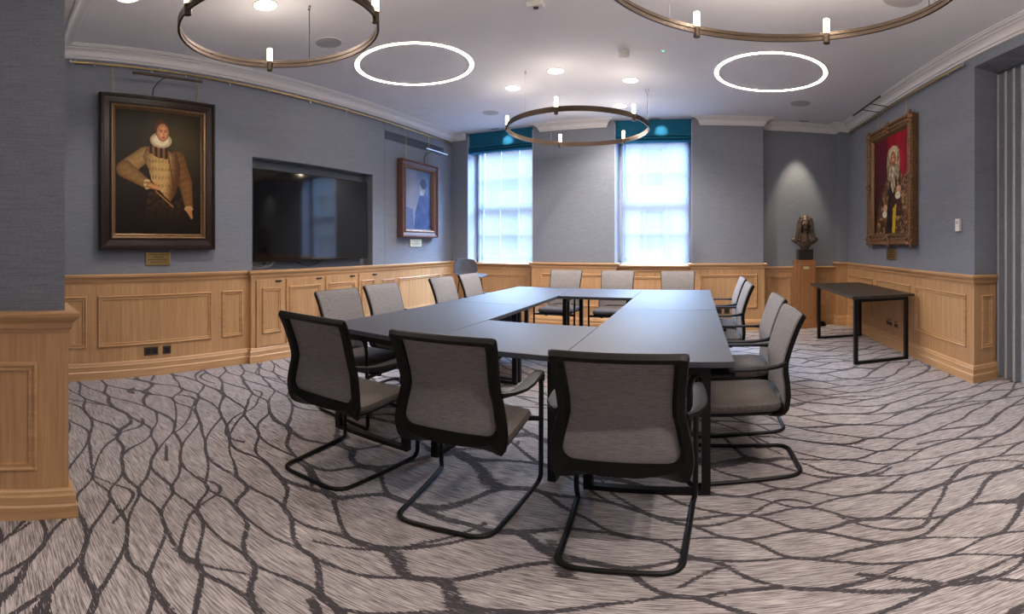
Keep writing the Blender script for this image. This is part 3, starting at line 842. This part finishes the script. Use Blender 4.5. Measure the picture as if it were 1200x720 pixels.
def picture(name, label, side, wallx, y0, y1, z0, z1, fw, depth, mats, fn, res, tilt=0, ornate=False, group=None):
    """side L or R. y0 = left edge as seen."""
    sg = 1 if side == 'L' else -1
    cy = (y0 + y1) / 2
    root = empty(name, (wallx, cy, z0)); tag(root, label, 'painting', group)
    yy0, yy1 = (y0 - cy, y1 - cy)
    hh = z1 - z0; lo, hi = min(yy0, yy1), max(yy0, yy1)
    def f(u, z, n): return (sg * (.012 + n + tilt * z), u, z)
    def ring(prof, nm, mt, par):
        mb = MB(); loops = [[f(lo + a, a, h), f(hi - a, a, h), f(hi - a, hh - a, h), f(lo + a, hh - a, h)] for a, h in prof]
        v = [p for l in loops for p in l]; fc = []
        for i in range(len(loops) - 1):
            for k in range(4): fc.append((i * 4 + k, i * 4 + (k + 1) % 4, (i + 1) * 4 + (k + 1) % 4, (i + 1) * 4 + k))
        mb.add(v, fc); return mb
    d = depth
    prof = [(0, 0), (0, d * .8), (.008, d), (fw * .20, d), (fw * .26, d * .82), (fw * .62, d * .70), (fw * .70, d * .80), (fw * .78, d * .78), (fw * .86, d * .5), (fw, d * .42), (fw, 0), (0, 0)]
    ring(prof, 'frame', mats[0], root).build('frame', mats[0], root)
    pr2 = [(fw * .74, d * .79), (fw * .76, d * .86), (fw * .86, d * .80), (fw * .97, d * .50), (fw * 1.02, d * .45), (fw * 1.02, d * .3)]
    ring(pr2, 'x', mats[1], root).build('inner_slip', mats[1], root)
    # beaded / carved edge
    mb = MB(); rnd = random.Random(7)
    def run_beads(p, q, step, rad, lift):
        p, q = Vector(p), Vector(q); L = (q - p).length; nb = int(L / step)
        for k in range(nb):
            c = p + (q - p) * (k + .5) / nb
            mb.ell((sg * (.012 + lift + tilt * c.y), c.x, c.y), (rad * .6, rad * .8, rad * .8), 6, 4)
    a = fw * .10
    e = [((lo + a, a), (hi - a, a)), ((hi - a, a), (hi - a, hh - a)), ((hi - a, hh - a), (lo + a, hh - a)), ((lo + a, hh - a), (lo + a, a))]
    for p, q in e: run_beads(p, q, .024 if not ornate else .035, .010 if not ornate else .02, d)
    if ornate:
        a = fw * .45
        e = [((lo + a, a), (hi - a, a)), ((hi - a, a), (hi - a, hh - a)), ((hi - a, hh - a), (lo + a, hh - a)), ((lo + a, hh - a), (lo + a, a))]
        for p, q in e: run_beads(p, q, .045, .02, d * .75)
        for px in (lo, (lo + hi) / 2, hi):
            for pz in (0, hh / 2, hh):
                if abs(px - (lo + hi) / 2) < .01 and abs(pz - hh / 2) < .01: continue
                ix = px + (fw * .35 if px == lo else -fw * .35 if px == hi else 0); iz = pz + (fw * .35 if pz == 0 else -fw * .35 if pz == hh else 0)
                for k in range(9):
                    aa = k * 2.4; rr_ = .028 * math.sqrt(k)
                    mb.ell((sg * (.012 + d * .95 + tilt * iz), ix + rr_ * math.cos(aa), iz + rr_ * math.sin(aa)), (.018, .026, .026), 7, 5)
    mb.build('carved_edge', mats[2], root, True)
    w0 = fw * 1.0
    cu0, cu1 = (yy0 + (w0 if yy0 < yy1 else -w0), yy1 - (w0 if yy0 < yy1 else -w0))
    canvas(root, lambda u, z: f(u, z, d * .32), cu0, cu1, w0, hh - w0, res[0], res[1], fn, 'painted_canvas')
    MB().box(-.0, lo + .03, .03, .006, hi - .03, hh - .03).build('backing', 'darkframe', root).scale = (sg, 1, 1)
    return root
picture('framed_painting', 'large dark framed portrait of a man in a white ruff and cream doublet', 'L', LX, .929, 2.125, 1.25, 2.78, .152, .075, ('darkframe', 'goldbead', 'darkframe'), portrait_ruff, (150, 200))
picture('framed_painting', 'small reddish framed pale blue portrait beyond the television', 'L', LX2, 5.10, 6.06, 1.41, 2.585, .125, .10, ('redwood', 'gilt', 'gilt'), portrait_blue, (60, 80))
picture('framed_painting', 'ornate gilt framed portrait of a wigged figure against red drapery, right wall', 'R', 2.40, 5.66, 4.37, 1.30, 2.83, .14, .085, ('gilt', 'goldbead', 'gilt'), portrait_red, (110, 150), 0.0, True)

def plaque(label, side, wx, y0, y1, z0, z1, mat='brass'):
    sg = 1 if side == 'L' else -1
    root = empty('plaque', (wx, (y0 + y1) / 2, z0)); tag(root, label, 'plaque')
    w_ = abs(y1 - y0) / 2; h = z1 - z0
    p = MB().box(0, -w_, 0, .012, w_, h, .003).build('plate', mat, root); p.scale = (sg, 1, 1)
    mb = MB(); rnd = random.Random(3)
    for r, ln in enumerate((.72, .4, .8, .66)):
        z = h * (.80 - r * .19); x = -w_ * ln
        while x < w_ * ln:
            d = rnd.uniform(.006, .018); mb.box(.012, x, z, .0126, min(x + d, w_ * ln), z + h * .055); x += d + .006
    e = mb.build('engraving', 'bronze', root); e.scale = (sg, 1, 1)
    return root
plaque('brass plaque on the wall under the large dark framed portrait', 'L', LX, 1.40, 1.66, 1.10, 1.226)
M['brightbrass'] = plain('pale_brass', (.85, .76, .5), .3, .6)
plaque('pale brass plaque under the small blue portrait beyond the television', 'L', LX2, 5.42, 5.72, 1.27, 1.385, 'brightbrass')
plaque('brass plaque on the right wall under the gilt framed portrait', 'R', 2.40, 4.93, 5.20, 1.11, 1.25)

# picture rails, hooks and chains
def rail(label, side, wx, y0, y1, z, hooks):
    sg = 1 if side == 'L' else -1
    root = empty('picture_rail', (wx, y0, z)); tag(root, label, 'picture rail')
    MB().tube([(sg * .045, 0, 0), (sg * .045, y1 - y0, 0)], .011, 10).build('tube', 'brass', root, True)
    L = y1 - y0; nb = 7
    for k in range(nb + 1):
        y = .05 + (L - .1) * k / nb; MB().box(min(0, sg * .05), y - .008, .0, max(0, sg * .05), y + .008, .022).build('bracket', 'brass', root)
    for y in (0, L): MB().ell((sg * .045, y, 0), (.018, .018, .018), 12, 8).build('finial', 'chrome', root, True)
    for y in hooks:
        mb = MB(); mb.tube([(sg * .045, y - y0, .014), (sg * .062, y - y0, .004), (sg * .062, y - y0, -.03)], .004, 6); mb.ell((sg * .062, y - y0, -.04), (.012, .012, .012), 10, 6)
        mb.build('hook', 'chrome', root, True)
rail('brass picture rail under the cornice of the left wall', 'L', LX2 - .0, .66, 6.58, 3.085, [.88, 1.45, 1.8, 2.3, 2.8, 3.4, 4.0, 4.6, 5.2, 5.8, 6.3])
rail('brass picture rail under the cornice of the right wall', 'R', 2.40, 3.42, 6.55, 3.085, [3.65, 4.3, 4.6, 5.2, 5.6])
def chain(side, x, y, z0, z1, label):
    sg = 1 if side == 'L' else -1; mb = MB(); n = int((z1 - z0) / .03)
    for k in range(n):
        z = z0 + (z1 - z0) * (k + .5) / n; h = .02; a = .007
        pts = [(x + (a if k % 2 else 0) * math.cos(t), y + (0 if k % 2 else a) * math.cos(t), z + h * math.sin(t)) for t in [2 * PI * q / 8 for q in range(8)]]
        mb.tube(pts, .0022, 4, True)
    o = mb.build('hanging_chain', 'brass'); tag(o, label, 'chain', 'picture hanging chains'); return o
chain('L', LX + .045, 1.06, 2.765, 3.085, 'left hanging chain of the large dark framed portrait')
chain('L', LX + .045, 1.93, 2.765, 3.085, 'right hanging chain of the large dark framed portrait')
chain('L', LX2 + .04, 5.28, 2.57, 3.085, 'left hanging chain of the small blue portrait')
chain('L', LX2 + .04, 5.88, 2.57, 3.085, 'right hanging chain of the small blue portrait')
chain('R', 2.355, 5.40, 2.80, 3.085, 'far hanging chain of the gilt framed portrait')
chain('R', 2.355, 4.58, 2.80, 3.085, 'near hanging chain of the gilt framed portrait')
# picture lights
def picture_light(label, xa, xl, y0, y1, z, foot, mat):
    root = empty('picture_light', (xa, (y0 + y1) / 2, z)); tag(root, label, 'picture light', 'picture lights')
    cy = (y0 + y1) / 2
    mb = MB(); mb.tube([(xl - xa, y0 - cy, 0), (xl - xa, y1 - cy, 0)], .014, 12); mb.build('lamp_bar', mat, root, True)
    fx, fz = foot
    MB().tube(fillet([(fx - xa, -.08, fz - z), (fx - xa, -.08, -.06), ((fx + xl) / 2 - xa, -.03, .008), (xl - xa, 0, 0)], .07, 6), .005, 8).build('arm', 'black', root, True)
picture_light('slim bronze picture light above the large dark framed portrait', LX + .05, -3.85, 1.20, 1.90, 2.95, (LX + .02, 2.79), 'bronze')
picture_light('slim chrome picture light above the small blue portrait', LX2 + .05, -3.86, 5.55, 6.17, 2.80, (LX2 + .02, 2.60), 'chrome')
root = empty('picture_light', (2.40, 5.18, 3.085)); tag(root, 'dark picture light bar held out from the right wall rail', 'picture light', 'picture lights')
MB().tube([(-.31, -.45, .012), (-.31, .45, .012)], .012, 10).build('lamp_bar', 'bronze', root, True)
for y in (-.14, .14): MB().tube([(-.060, y, .0), (-.31, y, .012)], .006, 8).build('arm', 'bronze', root, True)

# ------------------------------------------------------------------ television
tv = empty('television', (-4.24, 3.58, 1.11)); tag(tv, 'large black wall television reflecting the window, set in a niche', 'television')
MB().box(.075, -.925, 0, .13, .925, 1.05, .006).build('bezel', 'black', tv)
MB().box(.128, -.912, .012, .1335, .912, 1.038).build('screen', 'screen', tv)
MB().box(0, -.3, .3, .076, .3, .8).build('wall_bracket', 'black', tv)
MB().box(.08, -.05, -.012, .12, .05, .001).build('sensor', 'black', tv)
mb = MB()
for ya, yb_, dip, xo in ((2.68, 2.93, .115, 0), (2.71, 2.90, .100, .012), (2.74, 3.02, .085, .006), (2.80, 2.97, .10, .018)):
    mb.tube([(-4.195 + xo, ya + (yb_ - ya) * (.5 - .5 * math.cos(PI * q / 14)), 1.14 - dip * math.sin(PI * q / 14) ** .7) for q in range(15)], .0045, 6)
M['cable_grey'] = plain('grey_cable', (.45, .45, .47), .5)
tag(mb.build('cable_loops', 'cable_grey', smooth=True), 'loops of pale grey cable hanging below the television corner', 'cable')
mb = MB(); mb.tube([(-4.19, 3.25 + .55 * t, 1.13 - .085 * math.sin(PI * t)) for t in [q / 14 for q in range(15)]], .005, 6)
tag(mb.build('black_cable', 'black', smooth=True), 'black cable sagging below the middle of the television', 'cable')
# vent grille
vg = empty('air_vent', (LX2, 5.6, 2.84)); tag(vg, 'long dark air grille high on the left wall beyond the television', 'vent')
MB().box(.0, -.77, 0, .006, .77, .13).build('backing', 'grille', vg)
mb = MB()
for k in range(9): mb.box(.004, -.765, .006 + k * .0138, .014, .765, .011 + k * .0138)
mb.build('slats', 'grille', vg)
struct(MB().box(LX2 - .001, 4.826, 1.02, LX2 + .0015, 4.832, 3.08).build('trim_90', 'grille'))

# ------------------------------------------------------------------ sockets and switches
def socket(kind, at, u, z, double, label):
    n = 2 if double else 1; wd = .146 if double else .086
    if kind == 'L': root = empty('power_socket', (at, u, z))
    elif kind == 'R': root = empty('power_socket', (at, u, z), PI)
    else: root = empty('power_socket', (u, at, z), -PI / 2)
    tag(root, label, 'socket')
    MB().box(0, -wd / 2, 0, .008, wd / 2, .086, .002).build('plate', 'socket', root)
    for k in range(n):
        c = (k - (n - 1) / 2) * .066
        MB().box(.008, c - .026, .016, .0095, c + .026, .070).build('outlet', 'socket_dark', root)
    return root
socket('L', LX + .014, yl(176.5), .205, True, 'bronze double socket low on the left wall under the large portrait')
socket('L', LX + .014, yl(194.8), .205, False, 'bronze single socket to the right of the double socket on the left wall')
socket('B', YB - .014, .35, .26, False, 'left of two dark sockets on the pier behind the far chairs')
socket('B', YB - .014, .47, .26, False, 'right of two dark sockets on the pier behind the far chairs')
socket('R', 2.386, yr(1043.5), .27, True, 'dark double socket on the right wall behind the side table')
socket('R', 2.386, yr(1051.5), .27, False, 'dark single socket on the right wall behind the side table')
sw = empty('wall_switch', (2.40, yr(1124.5), 1.43), PI); tag(sw, 'small white control box high on the right wall near its corner', 'switch')
MB().box(0, -.035, 0, .03, .035, .12, .005).build('housing', 'plastic_white', sw); MB().box(.03, -.012, .07, .033, .012, .10).build('button', 'speaker', sw)

# ------------------------------------------------------------------ pedestal and bust
pd = empty('pedestal', (1.685, 6.72, 0)); tag(pd, 'amber oak pedestal carrying the bust in the wall recess', 'pedestal')
def yb(y): return y
MB().box(-.155, -.115, .11, .155, .115, 1.055, .003).build('column', 'pedestal', pd)
MB().box(-.168, -.13, 0, .168, .13, .10, .006).box(-.162, -.122, .10, .162, .122, .125, .004).build('plinth', 'pedestal', pd)
MB().box(-.162, -.122, 1.045, .162, .122, 1.065, .004).build('cap', 'pedestal', pd)
fo = frame_on('B', -.115, -.115, .115, .19, .99, pd, n0=0, mat='pedestal', prof=[(0, 0), (0, .004), (.005, .006), (.01, .004), (.012, 0)])
MB().box(-.045, -.123, .925, .045, -.115, .965, .002).build('name_plate', 'brightbrass', pd)
bs = empty('bust', (1.685, 6.70, 1.065)); bs.scale = (1.1, 1.0, 1.2); tag(bs, 'dark bronze bust of a judge in a long wig on a marble block', 'bust')
MB().box(-.105, -.09, 0, .105, .09, .14, .006).build('marble_block', 'stone', bs)
mb = MB()
R = lambda a, ax: Matrix.Rotation(a, 3, ax)
def sec(cx, cy, z, rx, ry, n=28): return [(cx + rx * math.copysign(abs(math.cos(q)) ** .85, math.cos(q)), cy + ry * math.copysign(abs(math.sin(q)) ** .85, math.sin(q)), z) for q in [2 * PI * k / n for k in range(n)]]
mb.loft([sec(0, .01, z, rx, ry) for z, rx, ry in ((.13, .05, .045), (.16, .066, .055), (.19, .10, .068), (.22, .150, .074), (.243, .188, .074), (.262, .203, .068), (.285, .196, .064), (.305, .165, .062), (.325, .115, .060), (.345, .07, .056), (.40, .056, .056))])
mb.ell((0, -.01, .37), (.052, .052, .08), 16, 10)                    # neck
mb.ell((0, -.028, .478), (.066, .084, .100), 24, 16)                 # head
mb.ell((0, -.070, .425), (.040, .034, .036), 16, 10)                 # jaw
mb.ell((0, -.116, .468), (.011, .020, .030), 10, 8, R(-.35, 'X'))    # nose
mb.ell((0, -.100, .431), (.021, .011, .005), 10, 6); mb.ell((0, -.099, .421), (.018, .010, .005), 10, 6)
mb.ell((0, -.096, .402), (.019, .015, .013), 10, 6)                  # chin
mb.ell((0, -.094, .512), (.050, .018, .008), 12, 6)                  # brow
for s in (-1, 1):
    mb.ell((s * .036, -.086, .456), (.019, .016, .022), 10, 8)
    mb.ell((s * .026, -.100, .492), (.012, .008, .006), 10, 6)
    # long wig: a drape on each side of the face down to the chest, with shallow curls
    dr = ((.56, .030, .020, .060), (.54, .056, .030, .074), (.50, .074, .030, .080), (.45, .082, .030, .078), (.40, .090, .033, .072), (.35, .100, .036, .066), (.30, .110, .038, .062), (.26, .114, .036, .058), (.235, .112, .028, .045))
    mb.loft([sec(s * cx, -.005 - (.56 - z) * .06, z, rx, ry, 18) for z, cx, rx, ry in dr])
    for k in range(12):
        z = .53 - k * .025; u = k / 11
        for j in (-1, 1): mb.ell((s * (.074 + .036 * u) + j * .016, -.074 - .008 * u, z + (.006 if j > 0 else 0)), (.014, .016, .010), 8, 6)
mb.ell((0, .012, .535), (.086, .090, .056), 20, 12)                  # crown of the wig
mb.ell((0, .045, .40), (.085, .055, .16), 18, 12)                    # hair behind the neck
for k in range(7):
    q = -1.2 + k * .4; mb.ell((.072 * math.sin(q), -.074 * math.cos(q) + .008, .548), (.015, .014, .014), 8, 6)
mb.loft([sec(0, -.060, .335, .018, .012, 12), sec(0, -.072, .29, .024, .014, 12), sec(0, -.078, .235, .034, .012, 12)])
b = mb.build('figure', 'bust', bs, True)
rm = b.modifiers.new('remesh', 'REMESH'); rm.mode = 'VOXEL'; rm.voxel_size = .005; rm.use_smooth_shade = True
sm_ = b.modifiers.new('smooth', 'SMOOTH'); sm_.iterations = 3; sm_.factor = .5
o = MB().cyl((1.98, 6.76), .075, 0, .05, 20, .055).cyl((1.98, 6.76), .055, .05, .07, 20, .03).build('doorstop', 'frame'); tag(o, 'low round black item on the floor behind the side table leg', 'doorstop')

# ------------------------------------------------------------------ ceiling fittings
def cp(px, py, z=CZ):
    th = (px - CX) / F; d = (z - EYE) / math.tan((CY - py) / F); return d * math.sin(th), d * math.cos(th)
RL = [(-2.71, 3.69, 'glowing recessed ring light in the ceiling nearer the television wall'), (.815, 4.74, 'glowing recessed ring light in the ceiling nearer the right wall')]
for x, y, lab in RL:
    r = empty('ring_light', (x, y, CZ)); tag(r, lab, 'ceiling light', 'recessed ring lights')
    MB().ring((0, 0), .572, .610, -.010, -.001).build('diffuser', 'glow', r)
    MB().ring((0, 0), .566, .572, -.008, .0).ring((0, 0), .610, .616, -.008, 0).build('trim', 'plastic_white', r)
WARM = (1.0, .86, .72)
def pendant(x, y, h, R_, angs, cables, lab, power):
    r = empty('ring_pendant', (x, y, EYE + h)); tag(r, lab, 'pendant light', 'bronze ring pendants')
    MB().ring((0, 0), R_ - .007, R_ + .007, -.03, -.004, 128).ring((0, 0), R_ - .003, R_ + .003, -.004, .004, 128).ring((0, 0), R_ - .007, R_ + .007, .004, .03, 128).build('hoop', 'bronze', r)
    for a in angs:
        a = math.radians(a); cx, cy = R_ * math.cos(a), R_ * math.sin(a)
        hd = MB().cyl((cx, cy), .021, -.058, .022, 18).build('lamp_holder', 'bronze', r, True)
        MB().cyl((cx, cy), .019, .022, .135, 18).build('lamp_tube', 'candle', hd, True)
        l = light('candle_light', 'POINT', (cx, cy, .0), power, WARM, shadow_soft_size=.03); l.parent = r; l.location = (cx * .97, cy * .97, .10)
    for a in cables:
        a = math.radians(a); cx, cy = R_ * math.cos(a), R_ * math.sin(a); top = CZ - EYE - h
        c = MB().tube([(cx, cy, .02), (cx, cy, top - .02)], .0018, 6).build('cable', 'chrome', r)
        MB().cyl((cx, cy), .010, top - .035, top, 12).build('ceiling_anchor', 'chrome', c)
    a = math.radians(cables[0]); cx, cy = R_ * math.cos(a), R_ * math.sin(a); top = CZ - EYE - h
    MB().tube([(cx * .99, cy, .02), (cx * .985, cy, top * .5), (cx * .99, cy, top * .85), (cx * .95, cy, top)], .003, 6).build('flex', 'black', r)
pendant(-2.19, 1.60, 1.43, .605, (150, 28, -90), (122, 2, -118), 'small bronze ring pendant at the top left with three tube lamps', 5)
pendant(.394, 1.955, 1.43, .85, (60, 117, -30, -90, -153), (10, 130, -110), 'large bronze ring pendant at the top right, cut by the picture edge', 8)
pendant(-1.40, 5.16, 1.43, .85, (-90, -30, 59, 122, -153), (11, 131, -116), 'large bronze ring pendant hanging in front of the windows', 3.2)

DL = [(311, 6), (651, 83), (739, 94), (601, 103), (653, 126 - 0), (727, 124)]
def downlight(x, y, r_, lab, power, angle=2.5, blend=.8):
    d = empty('downlight', (x, y, CZ)); tag(d, lab, 'downlight', 'round ceiling downlights')
    MB().ring((0, 0), r_, r_ + .012, -.006, 0, 40).build('bezel', 'plastic_white', d)
    MB().cyl((0, 0), r_, -.003, -.001, 32).build('lens', 'down', d)
    if power:
        s = light('downlight_beam', 'SPOT', (x, y, CZ - .05), power, (1, .89, .80), spot_size=angle, spot_blend=blend, shadow_soft_size=.03)
for (px, py), lab, pw in (((311, 6), 'lit downlight inside the small ring pendant', 40), ((651, 83), 'lit downlight left of the smoke detector', 85), ((739, 94), 'lit downlight right of the large one above the middle pendant', 85), ((601, 103), 'lit downlight at the far left of the middle pendant', 40), ((727, 124), 'lit downlight seen just above the middle pendant hoop', 85)):
    x, y = cp(px, py); downlight(x, y, .085, lab, pw)
for x, y, lab, pw in ((-.55, .75, 'unseen downlight added to light the near floor, left of the camera', 8), (.45, -1.5, 'unseen fill downlight added behind the camera, left of centre', 60), (1.6, -1.2, 'unseen fill downlight added behind the camera, right of centre', 130), (.95, .55, 'unseen downlight added to light the near floor, right of the camera', 80), (1.35, 2.2, 'unseen downlight added to light the floor beside the partition', 50), (-3.0, .9, 'unseen downlight added to light the floor beside the large portrait', 8)):  # unseen fill lamps, added to brighten the chair backs and near floor
    downlight(x, y, .085, lab, pw, 1.9)
for (px, py), r_, lab in (((385, 50), .13, 'round ceiling speaker beside the small ring pendant'), ((575, 132), .13, 'round ceiling speaker near the left window'), ((938, 121), .15, 'round ceiling speaker beyond the right ring light'), ((1058, -2), .16, 'round ceiling speaker at the top edge right')):
    x, y = cp(px, py); d = empty('ceiling_speaker', (x, y, CZ)); tag(d, lab, 'speaker', 'ceiling speakers')
    MB().ring((0, 0), r_ * .9, r_, -.006, 0, 48).build('bezel', 'ceiling', d); MB().cyl((0, 0), r_ * .9, -.005, -.001, 40).build('grille', 'speaker', d)
    MB().cyl((0, 0), r_ * .5, -.007, -.004, 32).build('cone', 'speaker', d)
x, y = cp(731, 60); d = empty('smoke_detector', (x, y, CZ)); tag(d, 'white smoke detector on the ceiling between the pendants', 'smoke detector')
MB().cyl((0, 0), .055, -.03, 0, 24).build('base', 'plastic_white', d); MB().cyl((0, 0), .047, -.075, -.03, 24, .05).build('body', 'plastic_white', d); MB().cyl((0, 0), .028, -.088, -.075, 20, .035).build('sensor', 'plastic_white', d)
x, y = cp(777, 59); d = empty('sensor_led', (x, y, CZ)); tag(d, 'tiny ceiling sensor with a green light', 'sensor')
MB().cyl((0, 0), .02, -.006, 0, 16).build('rim', 'plastic_white', d); MB().cyl((0, 0), .010, -.010, -.006, 12).build('lamp', 'green', d)
x, y = cp(628, 3); d = empty('ceiling_camera', (x, y, CZ)); tag(d, 'small white sensor box with a black lens at the top edge', 'sensor')
MB().box(-.06, -.04, -.05, .06, .04, 0, .008).build('housing', 'plastic_white', d); MB().cyl((0, 0), .02, -.058, -.05, 16).build('lens', 'socket_dark', d)
for (px, py), lab in (((580, 151), 'slim ceiling slot above the left window'), ((768, 139), 'slim ceiling slot above the right window'), ((942, 142), 'slim ceiling slot above the bust')):
    x, y = cp(px, py); o = MB().box(-.07, -.012, -.004, .07, .012, .001).build('ceiling_slot', 'bronze'); o.location = (x, y, CZ); tag(o, lab, 'ceiling slot')
x, y = cp(490, 131); struct(MB().ring((x, y), .24, .243, CZ - .002, CZ + .001, 4).build('trim_91', 'speaker'))
# accent spots on the bust and the two roman blinds
def aim(o, t): o.rotation_euler = (Vector(t) - Vector(o.location)).to_track_quat('-Z', 'Y').to_euler()
s = light('bust_spot', 'SPOT', (1.58, 6.50, 3.24), 60, (1, .84, .6), spot_size=math.radians(46), spot_blend=.7, shadow_soft_size=.02); aim(s, (1.60, 6.80, 1.7))
for x in (-3.05, -.55):
    s = light('blind_spot', 'SPOT', (x, 6.30, 3.24), 16, (1, .96, .9), spot_size=math.radians(30), spot_blend=1.0, shadow_soft_size=.01); aim(s, (x + .03, 6.70, 3.06))

# floor box and lint on the carpet
fb = empty('floor_box', (.40, 2.62, 0)); tag(fb, 'small dark floor outlet flap in the carpet under the right chairs', 'floor box')
MB().box(-.05, -.02, 0, .05, .02, .006, .001).build('lid', 'socket', fb); MB().box(-.02, -.008, .006, .02, .008, .009).build('flap', 'brass', fb)
